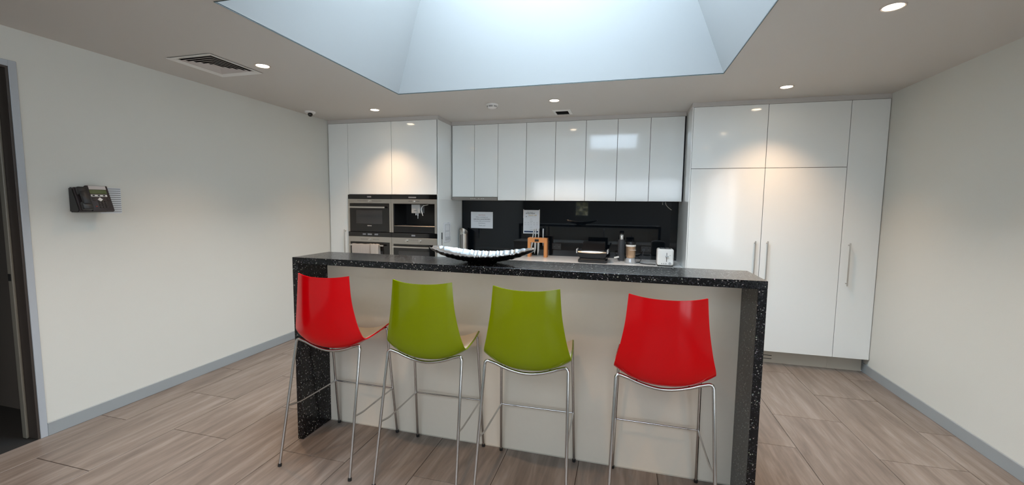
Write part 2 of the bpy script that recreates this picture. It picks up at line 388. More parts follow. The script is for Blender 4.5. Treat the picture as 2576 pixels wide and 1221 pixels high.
# doorway
dr = struct('door_1', box(B(), -.118, .004, -2.822, -2.8101, 0, DZ, .001), 'jamb_dark', 'dark doorway with pale blue grey frame at the left edge')
bm = B(); box(bm, -.001, .009, DYa, -2.774, 0, DZ+.036, .0015); box(bm, -.001, .009, DYb-.036, DYa, DZ, DZ+.036, .0015); box(bm, -.001, .009, DYb-.036, DYb, 0, DZ, .0015)
obj('door_frame', bm, 'frame_grey', dr)
obj('door_stop', box(B(), -.118, -.078, -2.836, -2.822, 0, DZ-.012, .004, 2), 'jamb_strip', dr)
bm = B(); box(bm, -.118, .004, DYb, -2.822, DZ-.012, DZ-.0005); box(bm, -.118, .004, DYb, DYb+.012, 0, DZ-.012); obj('door_lining', bm, 'jamb_dark', dr)
obj('strike_plate', box(B(), -.112, -.085, -2.8385, -2.8361, 1.03, 1.075, .001), 'rubber', dr)
struct('floor_side', box(B(), -2.6, -.0, -5.2, -2.59, -.1, -.002), 'carpet', 'near black carpet beyond the doorway')
bm = B(); box(bm, -2.6, -T-.001, -2.59, -2.5, -.1, 2.6); box(bm, -2.7, -2.6, -5.2, -2.5, 0, 2.6); box(bm, -2.6, -T-.001, -5.3, -5.2, 0, 2.6); box(bm, -2.7, -T-.001, -5.3, -2.5, 2.6, 2.65)
struct('wall_side', bm, 'back_room', 'dim wall of the room beyond the doorway')

# ------------------------------------------------------------------ joinery
G = .0022
def door(bm, x0, x1, z0, z1, y=0, t=.018, g=G):
    return box(bm, x0+g, x1-g, y, y+t, z0+g, z1-g, .0012)
def pull(root_part, x, z0, z1, y=0):
    bm = B(); cyl(bm, (x, y-.032, z0-.0), (x, y-.032, z1), .0062, seg=12)
    for z in (z0+.02, z1-.02): cyl(bm, (x, y-.032, z), (x, y-.0005, z), .005, seg=10)
    return obj('handle', bm, 'handle_steel', root_part, True)
X1, XS, HT, ZO = .2871, 1.4879, 2.5243, 1.6579
XQ = 4.2153; R0, R1, R2 = 4.2258, 4.8845, 5.5516; ZS, ZB = 1.9265, .141
# narrow tall cupboard on the left
t = thing('tall_cupboard', 'narrow white gloss tall cupboard between left wall and the ovens', 'cabinet', (.145, .3, 0))
obj('body', box(B(), .012, X1-.002, .019, .74, .141, HT), 'carcass', t)
d = obj('door', door(B(), .008, X1, .141, HT), 'cabinet_gloss', t); pull(d, .236, .834, 1.224)
obj('plinth', box(B(), .012, X1-.002, .06, .075, 0, .14), 'plinth_paint', t)
# oven tower
t = thing('oven_tower', 'white gloss cabinet housing four built in appliances', 'cabinet', (.89, .3, 0))
bm = B()
for a in ((X1+.0005, .3), (.879, .895), (1.474, XS-.0125)): box(bm, a[0], a[1], .02, .74, .14, HT)
for z in (.141, .58, 1.66, HT-.016): box(bm, .3, .879, .021, .74, z, z+.016); box(bm, .895, 1.474, .021, .74, z, z+.016)
box(bm, X1+.0005, XS-.012, .74, .755, .14, HT)
obj('body', bm, 'carcass', t)
for k in range(2): obj('door', door(B(), X1+.6*k, X1+.6*(k+1), ZO, HT), 'cabinet_gloss', t)
for k in range(2): obj('drawer', door(B(), X1+.6*k, X1+.6*(k+1), .141, .597), 'cabinet_gloss', t)
obj('side_panel', box(B(), XS-.0118, XS, 0, .755, .0, HT, .001), 'cabinet_gloss', t)
obj('ledge_strip', box(B(), XS+.0001, XS+.004, .002, .39, 1.603, 1.624, .001), 'cabinet_gloss', t)
obj('plinth', box(B(), X1, XS-.0125, .06, .075, 0, .14), 'plinth_paint', t)
# right tall cupboards
t = thing('tall_cupboard', 'wide white gloss tall cupboard with four doors right of the bench', 'cabinet', (4.88, .3, 0))
obj('body', box(B(), R0+.002, R2-.001, .019, .74, ZB, HT), 'carcass', t)
obj('side_panel', box(B(), XQ, R0, -.0, .755, 0, HT, .001), 'cabinet_gloss', t)
d = obj('door', door(B(), R0, R1, ZB, ZS), 'cabinet_gloss', t); pull(d, 4.832, .834, 1.226)
d = obj('door', door(B(), R1, R2, ZB, ZS), 'cabinet_gloss', t); pull(d, 4.938, .834, 1.228)
obj('door', door(B(), R0, R1, ZS, HT), 'cabinet_gloss', t); obj('door', door(B(), R1, R2, ZS, HT), 'cabinet_gloss', t)
pl = obj('plinth', box(B(), R0, R2-.001, .0935, .108, 0, ZB-.001), 'plinth_paint', t)
bm = B()
for z in (.04, .074): box(bm, 4.72, 5.073, .0925, .0945, z-.003, z+.003)
obj('vent_slot', bm, 'vent_dark', pl)
t = thing('tall_cupboard', 'narrow white gloss tall cupboard against the right wall', 'cabinet', (5.7, .3, 0))
obj('body', box(B(), R2+.001, XR-.004, .019, .74, ZB, HT), 'carcass', t)
d = obj('door', door(B(), R2, XR-.003, ZB, HT), 'cabinet_gloss', t); pull(d, 5.612, .834, 1.232)
obj('plinth', box(B(), R2, XR-.015, .0935, .108, 0, ZB-.001), 'plinth_paint', t)
# overhead cupboards
YO = .3978; OX = [1.4992, 1.795, 2.0959, 2.4481, 2.7974, 3.1485, 3.4997, 3.8508, 4.2014]
lab = ['white gloss overhead cupboard above the rangehood, narrow double doors', 'white gloss overhead cupboard next right of the one over the rangehood, two doors',
       'white gloss overhead cupboard with two doors, above the sandwich press', 'white gloss overhead cupboard with two doors, at the right end above the toaster']
for k in range(4):
    zb = 1.6433 if k == 0 else 1.6042
    t = thing('overhead_cupboard', lab[k], 'cabinet', (OX[2*k+1], .58, zb), 'overhead cupboards')
    xa, xb = OX[2*k]+.001, OX[2*k+2]-.001
    if k == 0: xa = XS+.0045
    obj('body', box(B(), xa, xb, YO+.019, YB-.001, zb+.003, HT), 'carcass', t)
    for j in (0, 1): obj('door', door(B(), OX[2*k+j], OX[2*k+j+1], zb, HT, YO), 'cabinet_gloss', t)
obj_h = thing('rangehood', 'slim stainless slide-out rangehood under the left overhead cupboard', 'rangehood', (1.797, .55, 1.6045))
obj('body', box(B(), 1.503, 2.094, YO+.012, YB-.02, 1.6055, 1.642), 'grey_plastic', obj_h)
obj('front_rail', box(B(), 1.4995, 2.095, YO-.012, YO+.0118, 1.6045, 1.6425, .003), 'hood_steel', obj_h)
for i, x in enumerate((1.75, 1.775, 1.80, 1.85, 1.885, 1.91)): obj('button', box(B(), x, x+.013, YO-.0135, YO-.0121, 1.6205, 1.6265), 'white_plastic', obj_h)
# cornice strips between cupboards and ceiling
bm = B(); box(bm, .0, XS+.001, .004, .02, HT+.001, HC); box(bm, XS-.016, XS+.001, .02, YO+.004, HT+.001, HC)
box(bm, XS-.016, XQ+.016, YO+.004, YO+.02, HT+.001, HC)
box(bm, XQ-.001, XQ+.016, .004, YO+.004, HT+.001, HC); box(bm, XQ+.016, XR, .004, .02, HT+.001, HC)
struct('trim_2', bm, 'cornice_paint', 'grey filler strip closing the gap above the cupboards')
# base bench
t = thing('base_cupboard', 'row of white base cupboards under the long kitchen bench', 'cabinet', (2.85, .4, 0))
ZW = .91
obj('body', box(B(), XS+.002, XQ-.002, .119, .76, .14, ZW-.031), 'carcass', t)
for k in range(5):
    w_ = (XQ-XS-.004)/5; xx = XS+.002+w_*k; obj('door', door(B(), xx, xx+w_, .141, ZW-.033, .1), 'cabinet_gloss', t)
obj('plinth', box(B(), XS+.002, XQ-.002, .15, .165, 0, .139), 'plinth_paint', t)
solo('benchtop', box(B(), XS+.001, XQ-.001, .07, YB-.001, ZW-.03, ZW, .002), 'bench_stone', 'long white stone benchtop along the dark splashback', 'worktop', (2.85, .4, ZW-.03))
solo('splashback', box(B(), XS+.001, XQ-.001, YB, YB+.008, ZW-.02, 1.645), 'splash_glass', 'dark glass splashback panel behind the kitchen bench', 'splashback', (2.85, YB, .9))

# ------------------------------------------------------------------ appliances
def appliance_body(t, x0, x1, z0, z1): obj('body', box(B(), x0+.022, x1-.022, .022, .56, z0+.02, z1-.02), 'cavity_black', t)
def knob(x, z, t, r=.014):
    bm = B(); cyl(bm, (x, -.022, z), (x, -.030, z), r*1.25, seg=20); cyl(bm, (x, -.030, z), (x, -.046, z), r, r*.9, seg=20)
    return obj('knob', bm, 'handle_steel', t, True)
def marks(x0, x1, z, t, n, y=-.0225, m='ink'):
    bm = B()
    for i in range(n):
        x = x0+(x1-x0)*(i+.5)/n; box(bm, x-.005, x+.005, y-.0006, y, z-.002, z+.002)
    return obj('printed_scale', bm, m, t)
def bar(x0, x1, z, t, y=-.062):
    bm = B(); box(bm, x0, x1, y-.006, y+.006, z-.010, z+.010, .004, 2)
    for x in (x0+.03, x1-.03): box(bm, x-.008, x+.008, y+.006, -.0225, z-.006, z+.006)
    return obj('handle', bm, 'handle_steel', t)
def frame_bm(x0, x1, z0, z1, s, top, y0=-.022, y1=-.004, bottom=0):
    bm = B(); box(bm, x0, x1, y0, y1, z1-top, z1, .001); box(bm, x0, x0+s, y0, y1, z0, z1-top); box(bm, x1-s, x1, y0, y1, z0, z1-top)
    if bottom: box(bm, x0, x1, y0, y1, z0, z0+bottom)
    return bm
XA, XB_, XC, XD = .2895, .8865, .8895, 1.4845
def oven(label, x0, x1, z0, z1, strip, steel, name='oven'):
    t = thing(name, label, 'oven', ((x0+x1)/2, .25, z0)); appliance_body(t, x0, x1, z0, z1)
    obj('control_panel', box(B(), x0, x1, -.022, -.004, z1-strip, z1-.001, .001), 'black_glass', t)
    obj('fascia', frame_bm(x0, x1, z0+.002, z1-strip-.0005, .024, steel), 'brushed_steel', t)
    dz1 = z1-strip-steel-.002
    d = obj('door', box(B(), x0+.025, x1-.025, -.024, -.004, z0+.003, dz1, .001), 'black_glass', t)
    return t, d, dz1
t, d, dz = oven('compact built in oven at top left, black door and steel frame', XA, XB_, 1.2015, 1.656, .053, .052, 'compact_oven')
obj('window', box(B(), .405, .768, -.0252, -.0238, 1.302, 1.466), 'oven_window', d); bar(.325, .822, 1.503, t)
knob(.594, 1.578, t, .010); marks(.42, .55, 1.579, t, 7); marks(.63, .76, 1.579, t, 7)
obj('display', box(B(), .562, .618, -.0228, -.0218, 1.622, 1.638), 'grey_ink', t)
obj('logo', text_bm('SIEMENS', .016, facing_front(.59, -.0255, 1.277)), 'white_plastic', d)
t, d, dz = oven('steel fronted oven at lower left with a towel on its handle', XA, XB_, .60, 1.1995, .056, .066)
obj('window', box(B(), .405, .768, -.0252, -.0238, .72, .97), 'oven_window', d); h_ll = bar(.312, .802, 1.040, t)
knob(.594, 1.108, t, .011); marks(.46, .56, 1.110, t, 6); marks(.63, .72, 1.110, t, 5)
for a in ((.49, .535), (.56, .62), (.655, .705)): obj('display', box(B(), *a, -.0228, -.0218, 1.163, 1.181), 'grey_ink', t)
t, d, dz = oven('steel fronted oven at lower right with two knobs and a long handle', XC, XD, .60, 1.1995, .056, .078)
obj('window', box(B(), .985, 1.39, -.0252, -.0238, .70, .985), 'oven_window', d); bar(.915, 1.40, 1.034, t)
knob(1.093, 1.108, t, .014); knob(1.268, 1.108, t, .014); marks(1.12, 1.24, 1.118, t, 5)
obj('display', box(B(), 1.155, 1.205, -.0228, -.0218, 1.162, 1.182), 'grey_ink', t)
# coffee machine
t = thing('coffee_machine', 'built in coffee machine with black recess and grey spout, top right', 'coffee machine', (1.187, .25, 1.2015))
obj('control_panel', box(B(), XC, XD, -.022, -.004, 1.603, 1.655, .001), 'black_glass', t)
obj('fascia', frame_bm(XC, XD, 1.2035, 1.6025, .027, .052), 'brushed_steel', t)
bm = B(); c0, c1, cz0, cz1 = XC+.028, XD-.028, 1.283, 1.549
box(bm, c0, c1, -.012, .3, 1.205, cz0-.004); box(bm, c0, c1, .28, .3, cz0, cz1); box(bm, c0, c0+.006, -.01, .28, cz0, cz1); box(bm, c1-.006, c1, -.01, .28, cz0, cz1); box(bm, c0, c1, -.01, .28, cz1-.004, cz1)
obj('recess', bm, 'cavity_black', t)
obj('drip_tray', box(B(), c0+.002, c1-.002, -.016, .27, 1.2795, 1.2860, .002), 'brushed_steel', t)
s = obj('spout', box(B(), 1.145, 1.257, .0, .12, 1.438, 1.546, .004, 2), 'grey_plastic', t)
obj('logo', text_bm('SIEMENS', .012, facing_front(1.2, -.001, 1.468)), 'ink', s)
bm = B(); cyl(bm, (1.19, .03, 1.415), (1.19, .03, 1.438), .007); cyl(bm, (1.215, .03, 1.405), (1.215, .03, 1.438), .007); cyl(bm, (1.215, .03, 1.375), (1.215, .03, 1.405), .004); obj('nozzle', bm, 'chrome', s)
bm = B(); tube(bm, smoothpath([(1.34, .05, 1.54), (1.28, .03, 1.53), (1.262, .02, 1.49), (1.278, .01, 1.45), (1.29, .01, 1.41)], .03), .004); obj('milk_hose', bm, 'white_plastic', t, True)
obj('button', box(B(), 1.12, 1.22, -.0228, -.0218, 1.618, 1.632), 'grey_ink', t); knob(1.192, 1.577, t, .011); marks(1.12, 1.17, 1.582, t, 4); marks(1.215, 1.265, 1.582, t, 4)
# tea towel over the lower left oven handle
def towel():
    t0 = thing('tea_towel', 'white tea towel hanging over the handle of the lower left oven', 'towel', (.56, -.062, 1.05))
    def sheet(x0, x1, zf, zb, m, name, dy=0):
        prof = [(-.076-dy, zf)]+[(-.076-dy, zf+(1.045-zf)*k/6) for k in range(1, 6)]+[(-.0735-dy, 1.052+dy), (-.062, 1.0555+dy), (-.0515+dy, 1.049), (-.050+dy, 1.03), (-.048+dy, zb)]
        bm = B(); nx = 26; g = []
        for i in range(nx+1):
            x = x0+(x1-x0)*i/nx; row = []
            for k, (y, z) in enumerate(prof):
                sag = max(0, (1.05-z)/.12); wv = .0035*math.sin(i*.9+k*.2)*sag*(1 if k < 7 else 0)
                row.append(bm.verts.new((x+.004*math.sin(k*.8)*sag, y-abs(wv)-(.004*sag if k < 7 else 0), z+.0015*math.sin(i*.7))))
            g.append(row)
        fs = []
        for i in range(nx):
            for k in range(len(prof)-1): fs.append(bm.faces.new((g[i][k], g[i+1][k], g[i+1][k+1], g[i][k+1])))
        bmesh.ops.solidify(bm, geom=bm.faces[:], thickness=.002)
        return obj(name, bm, m, t0, True)
    sheet(.372, .66, .86, .93, 'towel', 'cloth'); sheet(.612, .745, .90, .90, 'towel', 'folded_corner', .0045)
    sheet(.628, .634, .905, .95, 'towel_stripe', 'stripe', .0075)
towel()

# ------------------------------------------------------------------ breakfast bar
I0, I1, IY0, IY1, HI, YP = 1.5841, 4.2586, -2.3505, -2.0086, 1.1972, -2.0783
t = thing('breakfast_bar', 'raised black speckled stone breakfast bar with waterfall ends', 'breakfast bar', (2.92, -2.18, 0))
obj('bar_top', box(B(), I0, I1, IY0, IY1, HI-.040, HI, .0015), 'granite', t)
for a in ((I0, I0+.040), (I1-.040, I1)): obj('end_panel', box(B(), a[0], a[1], IY0, IY1, 0.0005, HI-.0401, .0015), 'granite', t)
obj('front_panel', box(B(), I0+.0405, I1-.0405, YP, YP+.018, 0, HI-.0405), 'panel_paint', t, label='plain warm white panel')
obj('sealant_bead', box(B(), I0+.0405, I1-.0405, YP-.004, YP, 0, .005), 'plinth_paint', t)
t = thing('island_cupboard', 'low white cupboard and sink bench standing behind the raised bar', 'cabinet', (2.92, -1.75, 0))
obj('body', box(B(), I0+.05, I1-.05, -2.058, -1.44, .1, .87), 'cabinet_gloss', t)
obj('worktop', box(B(), I0+.045, I1-.045, -2.0585, -1.42, .8705, .90, .002), 'bench_stone', t)
obj('plinth', box(B(), I0+.05, I1-.05, -2.05, -1.5, .0, .0995), 'plinth_paint', t)
bm = B(); tube(bm, smoothpath([(3.25, -1.9, .90), (3.25, -1.9, 1.14), (3.25, -1.72, 1.14), (3.25, -1.72, 1.07)], .05), .011); obj('tap', bm, 'chrome', t, True)

# ------------------------------------------------------------------ bar stools
def lerp_curve(keys, t):
    # Catmull-Rom through keys [(t, (vals))]
    for i in range(len(keys)-1):
        if t <= keys[i+1][0] or i == len(keys)-2: break
    a = keys[max(i-1, 0)][1]; b_ = keys[i][1]; c = keys[i+1][1]; d = keys[min(i+2, len(keys)-1)][1]
    u = (t-keys[i][0])/(keys[i+1][0]-keys[i][0])
    return [.5*((2*q)+(-p+r)*u+(2*p-5*q+4*r-s)*u*u+(-p+3*q-3*r+s)*u**3) for p, q, r, s in zip(a, b_, c, d)]
EDGE = [(0, (.170, -.150, 1.128)), (.25, (.182, -.150, .99)), (.45, (.205, -.138, .86)), (.56, (.224, -.122, .785)), (.62, (.228, -.098, .757)),
        (.68, (.226, -.06, .750)), (.82, (.222, .07, .757)), (1, (.212, .195, .768))]
MID = [(0, (0, -.190, 1.116)), (.25, (0, -.197, .99)), (.45, (0, -.190, .85)), (.56, (0, -.170, .745)), (.62, (0, -.138, .699)),
       (.70, (0, -.07, .680)), (.84, (0, .06, .678)), (.95, (0, .165, .703)), (1, (0, .205, .715))]
def shell_pt(s, t):
    e = lerp_curve(EDGE, t); m_ = lerp_curve(MID, t); k = abs(s)**2.3
    return Vector((s*e[0], m_[1]+(e[1]-m_[1])*k, m_[2]+(e[2]-m_[2])*k))
def shell_grid(off, inset=0, ns=24, nt_=44):
    P = []
    for j in range(nt_+1):
        t = inset*.6+(1-inset*1.2)*j/nt_; row = []
        for i in range(ns+1):
            s = (-1+2*i/ns)*(1-inset*1.5); h = .004
            du = shell_pt(min(1, s+h), t)-shell_pt(max(-1, s-h), t); dv = shell_pt(s, min(1, t+h))-shell_pt(s, max(0, t-h))
            n_ = du.cross(dv).normalized()
            row.append(shell_pt(s, t)+n_*off)
        P.append(row)
    return P
def shell_solid(o0, o1, inset=0):
    bm = B(); A = shell_grid(o0, inset); C = shell_grid(o1, inset); nj, ni = len(A), len(A[0])
    a = [[bm.verts.new(p) for p in r] for r in A]; c = [[bm.verts.new(p) for p in r] for r in C]
    for j in range(nj-1):
        for i in range(ni-1):
            bm.faces.new((a[j][i], a[j][i+1], a[j+1][i+1], a[j+1][i])); bm.faces.new((c[j][i], c[j+1][i], c[j+1][i+1], c[j][i+1]))
    ring = [(j, 0) for j in range(nj)]+[(nj-1, i) for i in range(1, ni)]+[(j, ni-1) for j in range(nj-2, -1, -1)]+[(0, i) for i in range(ni-2, 0, -1)]
    for k in range(len(ring)):
        p, q = ring[k], ring[(k+1) % len(ring)]
        bm.faces.new((a[p[0]][p[1]], a[q[0]][q[1]], c[q[0]][q[1]], c[p[0]][p[1]]))
    bmesh.ops.recalc_face_normals(bm, faces=bm.faces); return bm
def make_stool(colour, label):
    t = thing('bar_stool', label, 'bar stool', (0, 0, 0), 'bar stools along the breakfast bar')
    obj('shell', shell_solid(-.0055, .0025), colour, t, True)
    obj('seat_lining', shell_solid(.0026, .0045, .012), 'cream_plastic', t, True, 'cream inner face')
    for s in (-1, 1):
        def leg(pts, foot):
            bm = B(); tube(bm, smoothpath(pts, .03, 6), .0080, 12); l = obj('leg', bm, 'chrome', t, True)
            bm = B(); d = (Vector(pts[1])-Vector(foot)).normalized(); cyl(bm, Vector(foot)+d*.0005, Vector(foot)+d*.016, .0105, seg=14); obj('foot_cap', bm, 'rubber', l)
        leg([(s*.2365, -.275, .004), (s*.2185, -.130, .727), (s*.165, -.122, .708)], (s*.2365, -.275, 0))
        leg([(s*.228, .248, .004), (s*.210, .165, .748), (s*.165, .16, .730)], (s*.228, .248, 0))
        bm = B(); fy, ry = .2125, -.203
        tube(bm, smoothpath([(s*.2195, fy, .322), (s*.2225, -.12, .322), (s*.2275, ry, .338)], .03), .0050, 10); obj('side_bar', bm, 'chrome', t, True)
        bm = B(); tube(bm, [(s*.12, -.12, .686), (s*.12, 0, .682), (s*.12, .16, .704)], .0050, 8); obj('seat_frame', bm, 'chrome', t, True)
    bm = B(); tube(bm, [(-.218, .2125, .322), (.218, .2125, .322)], .0050, 10); obj('footrest', bm, 'chrome', t, True)
    def under(y, zc, ze):
        bm = B(); tube(bm, [(-.166+.332*i/16, y, zc+(ze-zc)*(abs(-1+2*i/16)**1.8)) for i in range(17)], .0080, 12); obj('seat_frame', bm, 'chrome', t, True)
    under(-.121, .668, .7085); under(.160, .682, .7305)
    return t
s_red = make_stool('red_plastic', 'glossy red shell bar stool at the left end of the bar')
s_red.location = (1.936, -2.348, 0)
s_grn = make_stool('green_plastic', 'glossy olive green bar stool beside the left red stool')
s_grn.location = (2.558, -2.352, 0); s_grn.rotation_euler = (0, 0, .03)
dup(s_grn, (3.132, -2.352, 0), .02, 'glossy olive green bar stool next to the right red stool')
dup(s_red, (3.806, -2.349, 0), -.012, 'glossy red shell bar stool at the right end of the bar')

# ------------------------------------------------------------------ bowl on the bar
def bowl():
    L, Wd = .311, .150; cx, cy = 2.790, -2.18; ang = .14; ca, sa = math.cos(ang), math.sin(ang); nu, nv = 240, 18
    t = thing('fruit_bowl', 'long boat-shaped bowl, fluted silver inside and black outside, on the bar', 'bowl', (cx, cy, HI))
    rnd = random.Random(3); ph = [rnd.uniform(-1, 1) for _ in range(nu+1)]
    def prof(u): return (1-abs(u)**3.0)**.52 if abs(u) < 1 else 0
    def P(u, v, off):
        # u along length, v across
        hw = Wd*max(prof(u*.988), 0)
        base = .011+.070*abs(u)**2.2
        rise = .041*(1-abs(u)**3*.75)
        z = base+rise*abs(v)**2.6
        i = int(round((u+1)/2*nu)); rip = (.0013*math.sin(70*u+3.5*math.sin(5*u)+2.2*v+.9*math.sin(23*u))*min(1, .25+1.3*abs(v)) + .0008*math.sin(47*u+2+2*v))*max(0, 1-abs(u)**8)
        px_ = u*L+.003*v*math.sin(17*u); py_ = v*hw*(1+.010*math.sin(60*u))
        return Vector((cx+px_*ca-py_*sa, cy+px_*sa+py_*ca, HI+z+rip+off))
    def sheet(o0, o1, name, m):
        bm = B(); a, c = [], []
        for i in range(nu+1):
            u = -1+2*i/nu
            a.append([bm.verts.new(P(u, -1+2*j/nv, o0)) for j in range(nv+1)]); c.append([bm.verts.new(P(u, -1+2*j/nv, o1)) for j in range(nv+1)])
        for i in range(nu):
            for j in range(nv):
                bm.faces.new((a[i][j], a[i+1][j], a[i+1][j+1], a[i][j+1])); bm.faces.new((c[i][j], c[i][j+1], c[i+1][j+1], c[i+1][j]))
            for j in (0, nv): bm.faces.new((a[i][j], a[i+1][j], c[i+1][j], c[i][j]))
        for i in (0, nu):
            for j in range(nv): bm.faces.new((a[i][j], a[i][j+1], c[i][j+1], c[i][j]))
        bmesh.ops.recalc_face_normals(bm, faces=bm.faces); return obj(name, bm, m, t, True)
    sheet(-.006, -.0012, 'outer_shell', 'bowl_black'); sheet(-.001, .0012, 'inner_lining', 'bowl_silver')
    bm = B(); lathe(bm, [(0, 0), (.046, 0), (.05, .004), (.046, .0095), (0, .0095)], (0, 0, 0), 24); bmesh.ops.scale(bm, vec=(1.9, .8, 1), verts=bm.verts); bmesh.ops.translate(bm, vec=(cx, cy, HI), verts=bm.verts)
    obj('foot', bm, 'bowl_black', t, True)
bowl()

# ------------------------------------------------------------------ things on the bench
ZW0 = ZW
# utensil holder
t = thing('utensil_holder', 'shiny steel cylinder holder with slanted open top beside the oven tower', 'utensil holder', (1.568, .62, ZW0))
bm = B(); r, seg = .056, 32; cx, cy = 1.568, .62; ri = r-.003
def zt(a): return 1.205-.034*math.cos(a+.6) + .0
rings = []
for rr_, f in ((r, 0), (r, 1), (ri, 1), (ri, 2)):
    rings.append([bm.verts.new((cx+rr_*math.cos(2*PI*k/seg), cy+rr_*math.sin(2*PI*k/seg), ZW0 if f == 0 else (zt(2*PI*k/seg) if f == 1 else ZW0+.004))) for k in range(seg)])
for a, c in zip(rings, rings[1:]):
    for k in range(seg): bm.faces.new((a[k], a[(k+1) % seg], c[(k+1) % seg], c[k]))
bm.faces.new(rings[0][::-1]); bm.faces.new(rings[-1]); bmesh.ops.recalc_face_normals(bm, faces=bm.faces)
obj('cylinder', bm, 'handle_steel', t, True)
bm = B(); box(bm, cx-.022, cx-.012, cy-r-.001, cy-r+.002+.004, .96, 1.16, .001); box(bm, cx+.0, cx+.008, cy-r-.001, cy-r+.002, .96, 1.17, .001)
obj('slot', bm, 'vent_dark', t)
# knife block
t = thing('knife_block', 'bridge-shaped timber knife block standing on the bench against the splashback', 'knife block', (2.573, .57, ZW0))
y0, y1 = .53, .62
bm = B()
poly = [(2.452, ZW0), (2.488, ZW0), (2.488, 1.092), (2.656, 1.092), (2.656, ZW0), (2.694, ZW0), (2.694, 1.147), (2.67, 1.147), (2.655, 1.15), (2.49, 1.15), (2.476, 1.154), (2.462, 1.152), (2.452, 1.143)]
prism(bm, poly, y0, y1); obj('block', bm, 'wood', t)
obj('name_plate', box(B(), 2.541, 2.592, y0-.0015, y0-.0001, 1.103, 1.132), 'rubber', t)
def knife(x, zt_, zb_, lean, wblade, k, label):
    kt = thing('kitchen_knife', label, 'knife', (x, .57, zb_), 'knives in the block')
    zs = 1.1505
    bm = B(); hw = .0075; prism(bm, [(x-hw*.8+lean*.3, zs), (x+hw*.8+lean*.3, zs), (x+hw+lean, zt_-.012), (x+hw*.5+lean, zt_), (x-hw*.6+lean, zt_), (x-hw+lean, zt_-.014)], y0+.012+.006*k, y0+.030+.006*k)
    obj('handle', bm, 'knife_steel', kt)
    bm = B(); prism(bm, [(x-wblade, 1.0915), (x+wblade, 1.0915), (x+wblade*.9-lean*.6, zb_+.07), (x-wblade*.2-lean, zb_), (x-wblade*.7-lean*.8, zb_+.05)], y0+.019+.006*k, y0+.0215+.006*k)
    obj('blade', bm, 'knife_steel', kt)
knife(2.507, 1.256, .975, .018, .012, 0, 'leftmost knife in the timber block, leaning right')
knife(2.541, 1.262, .945, .004, .014, 3, 'second knife from the left in the timber block')
knife(2.582, 1.262, .922, .004, .012, 1, 'third knife from the left, longest blade reaching the bench')
knife(2.640, 1.265, 1.045, .0, .008, 2, 'rightmost knife with the short blade in the timber block')
# sandwich press
t = thing('sandwich_press', 'black contact grill with a shiny metal bar across its lid', 'grill', (3.27, .33, ZW0))
bm = B(); prism(bm, [(3.115, .918), (3.13, ZW0+.001), (3.415, ZW0+.001), (3.43, .918), (3.432, .940), (3.112, .944)], .20, .46); obj('base', bm, 'black_plastic', t)
obj('tray', box(B(), 3.135, 3.41, .195, .45, .9415, .953, .003), 'cavity_black', t)
obj('lower_plate', box(B(), 3.13, 3.41, .215, .44, .9535, .967, .003), 'cavity_black', t)
bm = B(); bx_ = [(3.128, .970), (3.402, .970), (3.424, 1.0), (3.428, 1.045), (3.106, 1.045), (3.108, 1.0)]; prism(bm, bx_, .205, .45); obj('lid', bm, 'black_plastic', t)
bm = B()
ppp = [(.206, 1.0455), (.45, 1.0455), (.45, 1.12), (.43, 1.138), (.36, 1.12), (.25, 1.075), (.206, 1.058)]
prism(bm, ppp, 3.15, 3.40, 'x'); obj('lid_dome', bm, 'black_plastic', t)
bm = B()
n = 20; f0 = []
pts = [(3.11+.312*i/n, .196-.012*math.sin(PI*i/n), 1.033) for i in range(n+1)]
for i, p in enumerate(pts):
    h = .006+.006*math.sin(PI*i/n); f0.append([bm.verts.new((p[0], p[1], p[2]-h)), bm.verts.new((p[0], p[1]-.005, p[2])), bm.verts.new((p[0], p[1], p[2]+h)), bm.verts.new((p[0], .2045, p[2]+h)), bm.verts.new((p[0], .2045, p[2]-h))])
for a, c in zip(f0, f0[1:]):
    for k in range(5): bm.faces.new((a[k], a[(k+1) % 5], c[(k+1) % 5], c[k]))
bm.faces.new(f0[0]); bm.faces.new(f0[-1][::-1]); bmesh.ops.recalc_face_normals(bm, faces=bm.faces)
obj('grip_bar', bm, 'bar_copper', t, True)
for s, x in ((-1, 3.096), (1, 3.436)):
    bm = B(); box(bm, x-.008, x+.008, .19, .34, 1.018, 1.064, .006, 2); obj('handle_arm', bm, 'silver_plastic', t)
# flask
t = thing('vacuum_flask', 'tall dark grey vacuum flask with a steel neck and black cap', 'flask', (3.579, .55, ZW0))
c = (3.579, .55, ZW0)
bm = lathe(B(), [(0, 0), (.037, 0), (.0395, .006), (.0395, .225), (.036, .243), (.029, .252), (0, .252)], c, 32); obj('body', bm, 'flask_grey', t, True)
bm = lathe(B(), [(0, .2525), (.027, .2525), (.027, .30), (.025, .308), (0, .308)], c, 32); obj('neck', bm, 'chrome', t, True)
bm = lathe(B(), [(0, .3085), (.026, .3085), (.026, .320), (.020, .328), (0, .328)], c, 32); obj('cap', bm, 'rubber', t, True)
